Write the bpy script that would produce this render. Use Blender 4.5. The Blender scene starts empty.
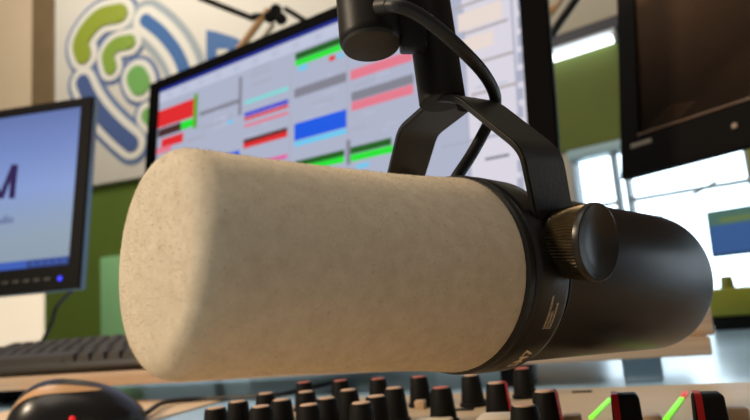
import bpy, bmesh, math, random
from math import sin, cos, pi, radians, sqrt
from mathutils import Vector as V, Matrix, noise
random.seed(7)
col = bpy.context.scene.collection
scene = bpy.context.scene

# ------------------------------------------------------------------ camera
F = 640.0
H = .845
YAW, PIT, ROLL = radians(18), radians(9.3), radians(4.57)
fw = V((-sin(YAW)*cos(PIT), cos(YAW)*cos(PIT), sin(PIT)))
r0 = V((cos(YAW), sin(YAW), 0)); u0 = r0.cross(fw)
CR = cos(ROLL)*r0 - sin(ROLL)*u0
CU = sin(ROLL)*r0 + cos(ROLL)*u0
CP = V((0, 0, H))
cam = bpy.data.cameras.new('camera'); camo = bpy.data.objects.new('camera', cam); col.objects.link(camo)
m = Matrix((CR, CU, -fw)).transposed().to_4x4(); m.translation = CP
camo.matrix_world = m
cam.sensor_width = 36; cam.lens = F/750*36; cam.clip_start = .005
cam.dof.use_dof = True; cam.dof.focus_distance = .205; cam.dof.aperture_fstop = 15.0
scene.camera = camo

# measured from the photograph: image point + depth (or plane) -> place in the room
def ray(px, py): return fw + CR*((px-375)/F) + CU*((210-py)/F)
def pt(px, py, z): return CP + ray(px, py)*z
def hz(px, py, z):
    d = ray(px, py); return CP + d*((z-H)/d.z)
def pl(px, py, p0, n):
    d = ray(px, py); return CP + d*((p0-CP).dot(n)/d.dot(n))

# ------------------------------------------------------------------ materials
def srgb(h):
    if isinstance(h, str): c = [int(h[i:i+2], 16)/255 for i in (0, 2, 4)]
    else: c = [x/255 for x in h]
    return [x/12.92 if x <= .04045 else ((x+.055)/1.055)**2.4 for x in c] + [1]
MATS = {}
def mat(name, color, rough=.5, metal=0, emit=0, noise_amt=0, noise_scale=40, bump=0, bump_scale=300, spec=.5, coat=0, ecolor=None):
    if name in MATS: return MATS[name]
    M = bpy.data.materials.new(name); M.use_nodes = True
    nt = M.node_tree; b = nt.nodes['Principled BSDF']
    c = srgb(color)
    b.inputs['Base Color'].default_value = c
    b.inputs['Roughness'].default_value = rough
    b.inputs['Metallic'].default_value = metal
    b.inputs['Specular IOR Level'].default_value = spec
    b.inputs['Coat Weight'].default_value = coat
    if emit:
        b.inputs['Emission Color'].default_value = srgb(ecolor) if ecolor else c
        b.inputs['Emission Strength'].default_value = emit
    tc = nt.nodes.new('ShaderNodeTexCoord')
    if noise_amt:
        n = nt.nodes.new('ShaderNodeTexNoise'); n.inputs['Scale'].default_value = noise_scale; n.inputs['Detail'].default_value = 5
        r = nt.nodes.new('ShaderNodeValToRGB')
        r.color_ramp.elements[0].position = .3; r.color_ramp.elements[1].position = .7
        r.color_ramp.elements[0].color = [x*(1-noise_amt) for x in c[:3]]+[1]
        r.color_ramp.elements[1].color = [min(1, x*(1+noise_amt)) for x in c[:3]]+[1]
        nt.links.new(tc.outputs['Object'], n.inputs['Vector']); nt.links.new(n.outputs['Fac'], r.inputs['Fac'])
        nt.links.new(r.outputs['Color'], b.inputs['Base Color'])
    if bump:
        n2 = nt.nodes.new('ShaderNodeTexNoise'); n2.inputs['Scale'].default_value = bump_scale; n2.inputs['Detail'].default_value = 4
        bp = nt.nodes.new('ShaderNodeBump'); bp.inputs['Strength'].default_value = bump; bp.inputs['Distance'].default_value = .001
        nt.links.new(tc.outputs['Object'], n2.inputs['Vector']); nt.links.new(n2.outputs['Fac'], bp.inputs['Height'])
        nt.links.new(bp.outputs['Normal'], b.inputs['Normal'])
    MATS[name] = M
    return M
def wood(name, c1, c2, rough=.5, scale=(2, 60, 60)):
    M = bpy.data.materials.new(name); M.use_nodes = True; nt = M.node_tree; b = nt.nodes['Principled BSDF']
    tc = nt.nodes.new('ShaderNodeTexCoord'); mp = nt.nodes.new('ShaderNodeMapping'); mp.inputs['Scale'].default_value = scale
    n = nt.nodes.new('ShaderNodeTexNoise'); n.inputs['Scale'].default_value = 3; n.inputs['Detail'].default_value = 6
    r = nt.nodes.new('ShaderNodeValToRGB'); r.color_ramp.elements[0].color = srgb(c1); r.color_ramp.elements[1].color = srgb(c2)
    r.color_ramp.elements[0].position = .35; r.color_ramp.elements[1].position = .65
    nt.links.new(tc.outputs['Object'], mp.inputs['Vector']); nt.links.new(mp.outputs['Vector'], n.inputs['Vector'])
    nt.links.new(n.outputs['Fac'], r.inputs['Fac']); nt.links.new(r.outputs['Color'], b.inputs['Base Color'])
    b.inputs['Roughness'].default_value = rough
    return M

# foam: fine mottled cream fabric with sparse darker specks
def foam_mat():
    M = bpy.data.materials.new('foam'); M.use_nodes = True; nt = M.node_tree; b = nt.nodes['Principled BSDF']
    tc = nt.nodes.new('ShaderNodeTexCoord')
    n1 = nt.nodes.new('ShaderNodeTexNoise'); n1.inputs['Scale'].default_value = 2300; n1.inputs['Detail'].default_value = 3
    n2 = nt.nodes.new('ShaderNodeTexNoise'); n2.inputs['Scale'].default_value = 260; n2.inputs['Detail'].default_value = 6
    n3 = nt.nodes.new('ShaderNodeTexNoise'); n3.inputs['Scale'].default_value = 900; n3.inputs['Detail'].default_value = 2
    for n in (n1, n2, n3): nt.links.new(tc.outputs['Object'], n.inputs['Vector'])
    ra = nt.nodes.new('ShaderNodeValToRGB')
    ra.color_ramp.elements[0].position = .3; ra.color_ramp.elements[0].color = srgb((192, 178, 155))
    ra.color_ramp.elements[1].position = .7; ra.color_ramp.elements[1].color = srgb((218, 206, 186))
    mx = nt.nodes.new('ShaderNodeMath'); mx.operation = 'ADD'; mx.use_clamp = True
    m1 = nt.nodes.new('ShaderNodeMath'); m1.operation = 'MULTIPLY'; m1.inputs[1].default_value = .5
    m2 = nt.nodes.new('ShaderNodeMath'); m2.operation = 'MULTIPLY'; m2.inputs[1].default_value = .5
    nt.links.new(n1.outputs['Fac'], m1.inputs[0]); nt.links.new(n2.outputs['Fac'], m2.inputs[0])
    nt.links.new(m1.outputs[0], mx.inputs[0]); nt.links.new(m2.outputs[0], mx.inputs[1]); nt.links.new(mx.outputs[0], ra.inputs['Fac'])
    rs = nt.nodes.new('ShaderNodeValToRGB')
    rs.color_ramp.elements[0].position = .24; rs.color_ramp.elements[0].color = (.62, .58, .53, 1)
    rs.color_ramp.elements[1].position = .33; rs.color_ramp.elements[1].color = (1, 1, 1, 1)
    nt.links.new(n3.outputs['Fac'], rs.inputs['Fac'])
    mu = nt.nodes.new('ShaderNodeMixRGB'); mu.blend_type = 'MULTIPLY'; mu.inputs['Fac'].default_value = .8
    nt.links.new(ra.outputs['Color'], mu.inputs[1]); nt.links.new(rs.outputs['Color'], mu.inputs[2])
    nt.links.new(mu.outputs['Color'], b.inputs['Base Color'])
    bp = nt.nodes.new('ShaderNodeBump'); bp.inputs['Strength'].default_value = .12; bp.inputs['Distance'].default_value = .0003
    nt.links.new(n1.outputs['Fac'], bp.inputs['Height']); nt.links.new(bp.outputs['Normal'], b.inputs['Normal'])
    b.inputs['Roughness'].default_value = 1; b.inputs['Specular IOR Level'].default_value = .1
    b.inputs['Sheen Weight'].default_value = .25; b.inputs['Sheen Roughness'].default_value = .6
    b.inputs['Sheen Tint'].default_value = srgb((255, 225, 180))
    return M

black_metal = mat('black_enamel', (21, 21, 21), .36, 0, noise_amt=.12, noise_scale=200, bump=.12, bump_scale=900, spec=.5)
yoke_metal = mat('yoke_black', (31, 30, 28), .45, 0, noise_amt=.15, noise_scale=150, bump=.1, bump_scale=700)
worn = mat('worn_edge', (96, 88, 74), .4, .5)
arm_black = mat('arm_black', (22, 19, 16), .45, 0, spec=.2, noise_amt=.1, noise_scale=100, bump=.05, bump_scale=500)
rubber = mat('rubber', (24, 22, 19), .55, bump=.1, bump_scale=600)
knurl_metal = mat('knurled_metal', (82, 72, 54), .34, .8, noise_amt=.25, noise_scale=300)
knob_face = mat('knob_face', (42, 39, 36), .32, .35)
cable_black = mat('cable_black', (16, 15, 14), .5, bump=.1, bump_scale=800)
print_ink = mat('print_ink', (236, 216, 180), .6)
plastic_black = mat('black_plastic', (13, 12, 12), .55, spec=.1)
gloss_black = mat('gloss_black', (9, 8, 8), .6, spec=.02)
matte_black = mat('matte_black', (9, 8, 7), .65, spec=.2)
cap_top = mat('cap_top', (196, 160, 128), .6)
cap_red = mat('cap_red', (232, 34, 34), .45)
cream_plastic = mat('cream_plastic', (206, 190, 164), .5)
silver = mat('silver', (150, 150, 150), .35, .8)
panel_mat = mat('console_panel', (180, 156, 122), .5, .0, noise_amt=.05, noise_scale=30)
desk_mat = mat('desk_laminate', (176, 214, 244), .24, noise_amt=.05, noise_scale=8, spec=.45)  # blue strengthened to carry the monitors' reflected light in the colour
shelf_wood = wood('shelf_wood', (172, 144, 118), (194, 166, 138))
wall_white = mat('board_white', (212, 206, 192), .7, noise_amt=.02, noise_scale=3)
wall_beige = mat('wall_beige', (206, 184, 152), .8, noise_amt=.03, noise_scale=4)
wall_grey = mat('wall_grey', (176, 168, 150), .8, noise_amt=.03, noise_scale=3)
trim_brown = mat('trim_brown', (112, 92, 62), .6, noise_amt=.08, noise_scale=10)
green_wall = mat('green_wall', (82, 104, 22), .75, noise_amt=.08, noise_scale=5)
green_pale = mat('green_pale', (132, 186, 128), .7, noise_amt=.04, noise_scale=5)
green_fascia = mat('green_fascia', (82, 94, 14), .7, noise_amt=.06, noise_scale=5)
frame_grey = mat('frame_grey', (132, 142, 148), .45)
frame_blue = mat('frame_blue', (150, 180, 188), .4)
navy = mat('navy', (16, 17, 34), .5)
floor_mat = mat('floor_vinyl', (110, 104, 96), .5, noise_amt=.08, noise_scale=6)

# ------------------------------------------------------------------ builders
def link(name, me, mats, parent=None, smooth=True):
    o = bpy.data.objects.new(name, me); col.objects.link(o)
    for mt in (mats if isinstance(mats, (list, tuple)) else [mats]):
        me.materials.append(mt)
    if smooth:
        for p in me.polygons: p.use_smooth = True
        try: me.set_sharp_from_angle(angle=radians(38))
        except Exception: pass
    if parent is not None:
        o.parent = parent; o.matrix_parent_inverse = parent_world(parent).inverted()
    return o
def parent_world(p):
    # nothing here is scaled, and only Empties carry a transform
    mm = p.matrix_basis.copy()
    q = p
    while q.parent is not None:
        mm = q.parent.matrix_basis @ (q.matrix_parent_inverse @ mm) if False else parent_world(q.parent) @ q.matrix_parent_inverse @ mm
        break
    return mm
def obj(name, bm, mats, parent=None, smooth=True):
    bmesh.ops.recalc_face_normals(bm, faces=bm.faces[:])
    me = bpy.data.meshes.new(name); bm.to_mesh(me); bm.free()
    return link(name, me, mats, parent, smooth)
def thing(name, label, cat, loc=(0, 0, 0), group=None):
    o = bpy.data.objects.new(name, None); col.objects.link(o); o.location = loc; o.empty_display_size = .02
    return tag(o, label, cat, group)
def tag(o, label=None, cat=None, group=None, kind=None):
    if label: o['label'] = label
    if cat: o['category'] = cat
    if group: o['group'] = group
    if kind: o['kind'] = kind
    return o
def struct(name, bm, m, parent=None, smooth=False):
    o = obj(name, bm, m, parent, smooth); o['kind'] = 'structure'; return o
def frame(o, X, Y, Z):
    M = Matrix((X, Y, Z)).transposed().to_4x4(); M.translation = o; return M
def box(bm, M, lo, hi, bev=0, seg=2, mi=0):
    vs = []
    for x in (lo[0], hi[0]):
        for y in (lo[1], hi[1]):
            for z in (lo[2], hi[2]): vs.append(bm.verts.new(M @ V((x, y, z))))
    fs = [bm.faces.new([vs[i] for i in q]) for q in ((0, 1, 3, 2), (4, 6, 7, 5), (0, 4, 5, 1), (2, 3, 7, 6), (0, 2, 6, 4), (1, 5, 7, 3))]
    for f in fs: f.material_index = mi
    if bev:
        es = list({e for f in fs for e in f.edges})
        bmesh.ops.bevel(bm, geom=es, offset=bev, segments=seg, affect='EDGES', profile=.5)
    return bm
I4 = Matrix.Identity(4)
def abox(lo, hi, bev=0, seg=2):
    bm = bmesh.new(); return box(bm, I4, lo, hi, bev, seg)
def lathe(bm, prof, o, ax, u, v, n=64, mi=0, closed_ends=True, rmod=None):
    rings = []
    for s, r in prof:
        if r < 1e-6: rings.append([bm.verts.new(o+ax*s)])
        else: rings.append([bm.verts.new(o+ax*s+(u*cos(2*pi*k/n)+v*sin(2*pi*k/n))*(r if rmod is None else rmod(s, r, k))) for k in range(n)])
    for A, B in zip(rings, rings[1:]):
        if len(A) == 1 and len(B) == 1: continue
        for k in range(n):
            q = [A[k % len(A)], A[(k+1) % len(A)], B[(k+1) % len(B)], B[k % len(B)]]
            q2 = []
            for x in q:
                if x not in q2: q2.append(x)
            f = bm.faces.new(q2); f.material_index = mi
    return bm
def perp(d):
    a = V((0, 0, 1)) if abs(d.z) < .9 else V((1, 0, 0))
    u = d.cross(a).normalized(); return u, d.cross(u).normalized()
def cyl(bm, a, b, r, r2=None, n=24, bev=0, mi=0):
    d = (b-a); L = d.length; d = d/L; u, v = perp(d); r2 = r if r2 is None else r2
    pr = [(0, 0), (0, r-bev), (bev, r), (L-bev, r2), (L, r2-bev), (L, 0)] if bev else [(0, 0), (0, r), (L, r2), (L, 0)]
    return lathe(bm, pr, a, d, u, v, n, mi)
def catmull(P, sub=8):
    out = []
    Q = [P[0]*2-P[1]] + P + [P[-1]*2-P[-2]]
    for i in range(1, len(Q)-2):
        a, b, c, d = Q[i-1:i+3]
        for k in range(sub):
            t = k/sub
            out.append(.5*((2*b)+(c-a)*t+(2*a-5*b+4*c-d)*t*t+(3*b-a-3*c+d)*t**3))
    out.append(P[-1]); return out
def tube(bm, P, r, n=12, sub=8, mi=0, smoothp=True):
    P = catmull(P, sub) if smoothp and len(P) > 2 else P
    rings = []; u = None
    for i, p in enumerate(P):
        d = (P[min(i+1, len(P)-1)]-P[max(i-1, 0)]).normalized()
        if u is None: u, _ = perp(d)
        u = (u-d*u.dot(d)).normalized(); v = d.cross(u)
        rr = r(i/(len(P)-1)) if callable(r) else r
        rings.append([bm.verts.new(p+(u*cos(2*pi*k/n)+v*sin(2*pi*k/n))*rr) for k in range(n)])
    for A, B in zip(rings, rings[1:]):
        for k in range(n):
            f = bm.faces.new((A[k], A[(k+1) % n], B[(k+1) % n], B[k])); f.material_index = mi
    for R_ in (rings[0], rings[-1]):
        f = bm.faces.new(R_); f.material_index = mi
    return bm
def poly(bm, pts, mi=0):
    f = bm.faces.new([bm.verts.new(p) for p in pts]); f.material_index = mi; return f
def ribbon(bm, P, hw, n, off, mi=0):
    """rounded stroke (capsule) along a polyline lying in a plane with normal n, lifted by off"""
    P = catmull(P, 8) if len(P) > 2 else P
    L, R_ = [], []
    for i, p in enumerate(P):
        d = (P[min(i+1, len(P)-1)]-P[max(i-1, 0)]).normalized(); s = n.cross(d)
        L.append(p+s*hw); R_.append(p-s*hw)
    d0 = (P[0]-P[1]).normalized(); d1 = (P[-1]-P[-2]).normalized()
    cap0 = []; cap1 = []
    for k in range(1, 8):
        t = pi*k/8
        s0 = n.cross(-d0); cap0.append(P[0]-s0*hw*cos(t)+d0*hw*sin(t))
        s1 = n.cross(d1); cap1.append(P[-1]+s1*hw*cos(t)+d1*hw*sin(t))
    lift = n*off
    vl = [bm.verts.new(p+lift+n*(2e-5*i)) for i, p in enumerate(L)]; vr = [bm.verts.new(p+lift+n*(2e-5*i)) for i, p in enumerate(R_)]
    for i in range(len(vl)-1):
        f = bm.faces.new((vl[i], vl[i+1], vr[i+1], vr[i])); f.material_index = mi
    for base, cap in (((vl[0], vr[0]), [bm.verts.new(p+lift) for p in cap0]), ((vl[-1], vr[-1]), [bm.verts.new(p+lift) for p in cap1])):
        vs = [base[1]]+cap+[base[0]] if base[0] is vl[0] else [base[0]]+cap+[base[1]]
        try: f = bm.faces.new(vs); f.material_index = mi
        except Exception: pass
    return bm
def text_mesh(body, size, bold=0, align='CENTER', shear=0):
    c = bpy.data.curves.new('text', 'FONT'); c.body = body; c.size = size; c.offset = bold; c.align_x = align; c.shear = shear
    c.resolution_u = 3
    o = bpy.data.objects.new('text', c); col.objects.link(o)
    dg = bpy.context.evaluated_depsgraph_get()
    me = bpy.data.meshes.new_from_object(o.evaluated_get(dg))
    bpy.data.objects.remove(o); bpy.data.curves.remove(c)
    return me
def place_text(bm, body, size, fn, bold=0, align='CENTER', shear=0, mi=0):
    me = text_mesh(body, size, bold, align, shear)
    vs = [bm.verts.new(fn(v.co.x, v.co.y)) for v in me.vertices]
    for p in me.polygons:
        try: f = bm.faces.new([vs[i] for i in p.vertices]); f.material_index = mi
        except Exception: pass
    bpy.data.meshes.remove(me)

# ================================================================== THE ROOM
XW = V((1, 0, 0)); ZW = V((0, 0, 1))
WY = 2.2
# window wall: turned 20 degrees towards the room
_d = ray(502, 60); _J = CP+_d*(WY/_d.y)
WN = V((-sin(radians(20)), -cos(radians(20)), 0))
KW = (_J-CP).dot(WN)/(pt(580, 55, 2.5)-CP).dot(WN)          # the wall passes through the corner hidden by the big monitor
WP = pt(580, 55, 2.5*KW); WX = V((cos(radians(20)), -sin(radians(20)), 0)); WN = V((-sin(radians(20)), -cos(radians(20)), 0))
def wl(px, py):
    q = pl(px, py, WP, WN)-WP; return (q.dot(WX), q.z+WP.z)
def WF():                                                    # local x along wall, y away from the room, z up
    return frame(V((WP.x, WP.y, 0)), WX, -WN, ZW)
def zk(v): return H+(v-H)*KW
s_join = (WY-WP.y)/(-sin(radians(20)))                       # where the window wall meets the back wall
xj = WP.x + WX.x*s_join
struct('floor', abox((-4, -1.5, -.05), (3.2, 5.5, 0)), floor_mat)
struct('wall_back', abox((-4, WY, 0), (min(xj, 1.2)+.0, WY+.1, 3.2)), wall_beige)
LW = WF()
u0w, u1w = s_join, 1.9
vT, vB = 1.385, .80
uL, uR = -.10, .50
u1w = 1.7
vT, vB = zk(1.38), zk(.80)
def wb(bm, a, y0, z0, b, y1, z1, bev=0): return box(bm, LW, (a*KW, y0, z0), (b*KW, y1, z1), bev)
U0 = u0w/KW; U1 = u1w/KW; z142, z180 = zk(1.415), zk(1.80)
struct('wall_right', wb(bmesh.new(), U0, 0, z180, U1, .1, 3.2), wall_grey)
bm = bmesh.new()
wb(bm, U0, 0, 0, U1, .1, vB); wb(bm, U0, 0, vB, -.10, .1, z142); wb(bm, 1.6, 0, vB, U1, .1, z142)
struct('wall_right_lower', bm, wall_grey)
struct('trim_1', wb(bmesh.new(), U0, -.012, z142, U1, .1, z180), green_fascia)
struct('trim_2', wb(bmesh.new(), U0, -.05, zk(1.818), U1, .0, zk(1.868), .004), navy)
struct('trim_3', wb(bmesh.new(), .495, -.004, vB, .575, .1, z142), mat('post_green', (140, 140, 40), .7, noise_amt=.05, noise_scale=6))
def _w(b):
    wb(b, -.10, -.01, zk(1.375), 1.6, .06, z142, .003); wb(b, -.10, -.02, vB-.02, 1.6, .06, vB+.015, .003); return b
w1 = obj('window_1', _w(bmesh.new()), frame_blue); w1['kind'] = 'structure'
for a, b_ in ((-.10, -.082), (.058, .072), (.098, .112), (.488, .502), (1.05, 1.07), (1.58, 1.6)):
    obj('mullion', wb(bmesh.new(), a, -.005, vB, b_, .05, zk(1.38), .003), frame_grey, w1)
for a, b_, z in ((.11, .49, 1.187), (-.09, .06, 1.187), (.5, 1.6, 1.187)):
    obj('glazing_bar', wb(bmesh.new(), a, .0, zk(z-.006), b_, .04, zk(z+.006), .002), frame_grey, w1)
P1 = pl(716, 180, WP, WN)-WN*.01; P2 = pl(655, 218, WP, WN)-WN*.01
obj('window_stay', cyl(bmesh.new(), P1, P2, .004), frame_grey, w1)
glass = bpy.data.materials.new('window_glass'); glass.use_nodes = True
gb = glass.node_tree.nodes['Principled BSDF']; gb.inputs['Transmission Weight'].default_value = 1; gb.inputs['Roughness'].default_value = .0; gb.inputs['IOR'].default_value = 1.02
gb.inputs['Base Color'].default_value = (.94, .98, 1, 1)
for a, b_ in ((-.082, .058), (.072, .098), (.112, .488), (.502, 1.05), (1.07, 1.58)):
    obj('pane', wb(bmesh.new(), a, .018, vB+.015, b_, .022, zk(1.375)), glass, w1, False)
# bright overcast daylight seen outside
bm = bmesh.new(); box(bm, LW, (-1.6, 1.4, -.05), (3.2, 1.42, 3.2))
sky = struct('exterior_backdrop', bm, mat('daylight_haze', (225, 240, 250), .9, emit=3.6, ecolor=(222, 240, 255)))
bm = bmesh.new(); box(bm, LW, (-1.5, .1, -.02), (3.2, 1.4, .05)); struct('ground', bm, mat('pavement', (190, 196, 198), .8, noise_amt=.06, noise_scale=4))

# fluorescent tube light along the top of the green fascia
tz = zk(1.786)
tl = thing('wall_lamp', 'glowing white tube light along the top of the olive green fascia', 'light', tuple(LW @ V((0, -.03, tz))))
obj('tube', cyl(bmesh.new(), LW @ V((-.155*KW, -.035, tz)), LW @ V((.145*KW, -.035, tz)), .0135*KW, bev=.005), mat('tube_glow', (255, 255, 255), .4, emit=5, ecolor=(235, 245, 255)), tl)
bm = bmesh.new(); wb(bm, -.17, -.05, zk(1.812), .16, .0, zk(1.822), .002)
for x in (-.168, .146): wb(bm, x, -.052, zk(1.775), x+.012, .0, zk(1.815), .002)
obj('housing', bm, mat('housing_white', (190, 196, 200), .4), tl)

struct('reflector_panel', abox((-1.72, WY-.045, 0), (xj-.08, WY-.02, 1.02), .004), mat('reflector_pale_blue', (176, 208, 230), .7, noise_amt=.03, noise_scale=5))  # unseen panel added so the desk under the shelf reflects blue
# left part of the back wall: brown post, green dado, pale strip, white board with logo
struct('trim_4', abox((-2.285, WY-.05, 1.36), (-2.155, WY, 3.2), .006), trim_brown)
struct('trim_5', abox((-2.222, WY-.03, 0), (xj-.05, WY, 1.50), .004), green_wall)
struct('trim_6', abox((-4, WY-.04, 0), (-2.225, WY, 1.35), .004), mat('wall_lit_glow', (240, 226, 204), .7, emit=.55, ecolor=(255, 236, 206), noise_amt=.05, noise_scale=4))  # lit look of this wall part put in as its own glow
pale = tag(obj('pale_green_panel', abox((-1.915, WY-.045, .70), (-1.78, WY-.028, 1.17), .004), green_pale), 'pale green panel standing against the darker green wall beside the foam', 'panel')

BY = WY-.06
board = thing('sign_board', 'white wall board with a green and blue round swirl emblem and blue letter', 'sign', (-1.2, BY, 1.48))
obj('board', abox((-2.14, BY, 1.478), (-.45, WY-.0, 2.75), .004), wall_white, board)
BP = V((0, BY, 0)); BN = V((0, -1, 0))
def B(px, py): return pl(px, py, BP, BN)
K = 2.62/640*1.12      # metres per photographed pixel on the board
g1 = mat('logo_green_olive', (134, 148, 36), .6); g2 = mat('logo_green', (122, 150, 48), .6); g3 = mat('logo_green_leaf', (104, 158, 78), .6)
b1 = mat('logo_navy', (66, 86, 134), .6); b2 = mat('logo_blue', (52, 96, 150), .6); line = mat('logo_outline', (92, 112, 150), .6); lw = mat('logo_white', (214, 210, 198), .7)
lineg = mat('logo_outline_grey', (150, 158, 162), .6)
strokes = [([(84.8, 55), (82.6, 44), (90, 30), (103, 18), (121, 14)], 9.5, g1, 7, 4, line),
           ([(112, 68), (110, 56), (117.5, 46), (131, 42.5)], 7.2, g2, 6, 4, line),
           ([(138.5, 78), (141.5, 84)], 11.5, g3, 6, 4, line),
           ([(84.5, 83), (92, 99), (103, 115), (118, 131), (133, 144)], 8, b1, 7, 4.5, line),
           ([(147, 21), (161, 32), (174, 47), (183, 63), (190, 84)], 6.2, b2, 8, 8, lineg),
           ([(150, 116), (156, 122)], 7.5, g3, 6, 4, line)]
def strokes_obj(name, sel, width, off, mt):
    bm = bmesh.new()
    for i, s in enumerate(sel): ribbon(bm, [B(*p) for p in s[0]], width(s)*K, BN, off+i*7e-4)
    return obj(name, bm, mt, board, False)
strokes_obj('outline', strokes[:4]+strokes[5:], lambda s: s[1]+s[3]+s[4], .001, line)
strokes_obj('outline', strokes[4:5], lambda s: s[1]+s[3]+s[4]-1, .0045, lineg)
strokes_obj('outline_gap', strokes, lambda s: s[1]+s[3], .006, lw)
for s in strokes: strokes_obj('emblem_stroke', [s], lambda q: q[1], .012, s[2])
bm = bmesh.new()
for q in ([(206.5, 30), (217, 32), (217, 80), (206.5, 80)], [(217, 32), (235, 37.5), (240, 49), (217, 49)], [(235, 37.5), (247, 44), (250, 78), (228, 80), (228, 49), (240, 49)], [(217, 57), (228, 57), (228, 80), (217, 80)]):
    poly(bm, [B(*p)+BN*.002 for p in q])
obj('letter', bm, b2, board, False)

# ================================================================== DESK, SHELF
DZ = .777
desk = thing('studio_desk', 'wide blue grey laminate desk under the console and shelf', 'desk', (.1, .6, 0))
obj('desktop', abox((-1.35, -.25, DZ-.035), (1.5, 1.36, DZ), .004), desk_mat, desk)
for x in (-1.3, 1.42):
    for y in (-.2, 1.28): obj('leg', abox((x, y, 0), (x+.05, y+.05, DZ-.035), .004), silver, desk)
SZ0, SZ = .7965, .8100
shelf = thing('monitor_shelf', 'low light wood shelf on black blocks behind the microphone', 'shelf', (-.4, .75, DZ))
obj('shelf_board', abox((-1.3, .535, SZ0), (.078, .715, SZ), .0015), shelf_wood, shelf)
obj('end_panel', abox((.060, .545, SZ), (.083, .60, .866), .002), shelf_wood, shelf)
obj('end_panel', abox((.066, .60, SZ), (.078, .71, .835), .002), shelf_wood, shelf)
for a, y in ((-.082, .555), (-.70, .60)): obj('foot', abox((a, y, DZ), (a+.026, y+.05, SZ0), .002), matte_black, shelf)
obj('foot', abox((.016, .555, DZ), (.044, .60, SZ0), .002), mat('foot_grey', (140, 166, 188), .5), shelf)
obj('foot', abox((-1.25, .60, DZ), (-1.21, .65, SZ0), .002), matte_black, shelf)

# ================================================================== MONITORS
def basis(a, t, ro=0):
    a = radians(a); t = radians(t); ro = radians(ro)
    X = V((cos(a), sin(a), 0)); bk = V((-sin(a), cos(a), 0))
    Vv = ZW*cos(t)+bk*sin(t)
    X, Vv = X*cos(ro)+Vv*sin(ro), Vv*cos(ro)-X*sin(ro); return X, Vv, X.cross(Vv)
def monitor(name, label, p0, a, t, lo, hi, scr, thick, bez, side=None, bev=.004, rim=.014, ro=0):
    """p0: a point of the front bezel plane; lo/hi: outer corners in the plane; scr: screen corners"""
    X, Y, N = basis(a, t, ro)
    M = frame(p0, X, Y, N)
    cx = (lo[0]+hi[0])/2
    base = M @ V((cx, lo[1], -thick))
    root = thing(name, label, 'monitor', (base.x, base.y, SZ))
    bm = bmesh.new(); box(bm, M, (lo[0], lo[1], -rim), (hi[0], hi[1], -.004), bev*.6)
    box(bm, M, (lo[0]+.06, lo[1]+.06, -thick-.03), (hi[0]-.06, hi[1]-.06, -rim+.003), .01)
    obj('rear_shell', bm, side or bez, root)
    bm = bmesh.new()                                       # bezel ring
    o = [(lo[0], lo[1]), (hi[0], lo[1]), (hi[0], hi[1]), (lo[0], hi[1])]; i = [(scr[0], scr[1]), (scr[2], scr[1]), (scr[2], scr[3]), (scr[0], scr[3])]
    vo = [[bm.verts.new(M @ V((x, y, z))) for x, y in o] for z in (-.006, 0)]; vi = [[bm.verts.new(M @ V((x, y, z))) for x, y in i] for z in (-.006, 0)]
    for k in range(4):
        j = (k+1) % 4
        bm.faces.new((vo[1][k], vo[1][j], vi[1][j], vi[1][k])); bm.faces.new((vo[0][k], vo[0][j], vo[1][j], vo[1][k]))
        bm.faces.new((vi[0][k], vi[0][j], vi[1][j], vi[1][k])); bm.faces.new((vo[0][k], vo[0][j], vi[0][j], vi[0][k]))
    bz = obj('bezel', bm, bez, root, False)
    return root, M, N, bz
def stand(root, M, cx, lowv, thick, zfoot, mt, side=0):
    top = M @ V((cx, lowv+.06, -thick-.02)); back = M.to_3x3() @ V((0, 0, -1)); back.z = 0; back.normalize()
    b = V((top.x, top.y, zfoot))+back*.01
    bm = bmesh.new(); tube(bm, [top, top+back*.03, V((b.x, b.y, zfoot+.04))+back*.03, V((b.x, b.y, zfoot+.01))+back*.03], .018, 16)
    obj('stand_neck', bm, mt, root)
    Mf = frame(V((b.x, b.y, zfoot))+back*.03, back.cross(ZW), back, ZW)
    obj('stand_foot', box(bmesh.new(), Mf, (-.11, -.07, 0), (.11, .07, .012), .005), mt, root)

# ---- large centre monitor with the radio playout screen
pc = pt(540, 60, .64); CX, CY, CN = basis(-18, 4, -1.5)
sc_ = .64/.66
def cl(px, py):
    q = pl(px, py, pc, CN)-pc; return (q.dot(CX), q.dot(CY))
c_hi = (.0105, .152); c_lo = (-.671, -.236)
c_scr = (-.646, -.222, -.018, .1365)
mon, MM, MN, bz = monitor('computer_monitor', 'large angled monitor behind the microphone showing a colourful schedule', pc, -18, 4, c_lo, c_hi, c_scr, .045, gloss_black, side=mat('shell_edge_sheen', (120, 150, 168), .25), bev=.004, rim=.012, ro=-1.5)  # blue grey shell colour paints the reflection along the monitor's side
stand(mon, MM, -.36, c_lo[1], .045, DZ+.0006, gloss_black)
scr_mats = []; idx = {}
def em(name, rgb, s=1.0):
    m_ = mat('screen_'+name, (8, 8, 9), .5, emit=s, ecolor=rgb, spec=.08)
    return m_
pal = dict(base=(172, 178, 200), red=(222, 40, 44), darkred=(140, 24, 40), dark=(70, 72, 84), grey=(128, 128, 142), mid=(168, 172, 192), lgreen=(30, 226, 50), dgreen=(20, 92, 22),
           olive=(96, 160, 40), blue=(16, 88, 226), sky=(104, 200, 240), teal=(130, 214, 214), navy=(34, 46, 140), pink=(226, 120, 140), magenta=(226, 90, 160), warm_glare=(230, 215, 208), brown=(70, 40, 40), white=(236, 236, 242), pale=(190, 196, 218), lilac=(216, 212, 224), taupe=(176, 168, 172), soft=(182, 188, 210), violet=(66, 66, 206))
names = list(pal); scr_mats = [em(n, pal[n], 1.0) for n in names]
bm = bmesh.new()
def q2(x0, y0, x1, y1, c, z):
    poly(bm, [MM @ V((x, y, z)) for x, y in ((x0, y0), (x1, y0), (x1, y1), (x0, y1))], names.index(c))
q2(*c_scr, 'base', -.003)
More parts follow.
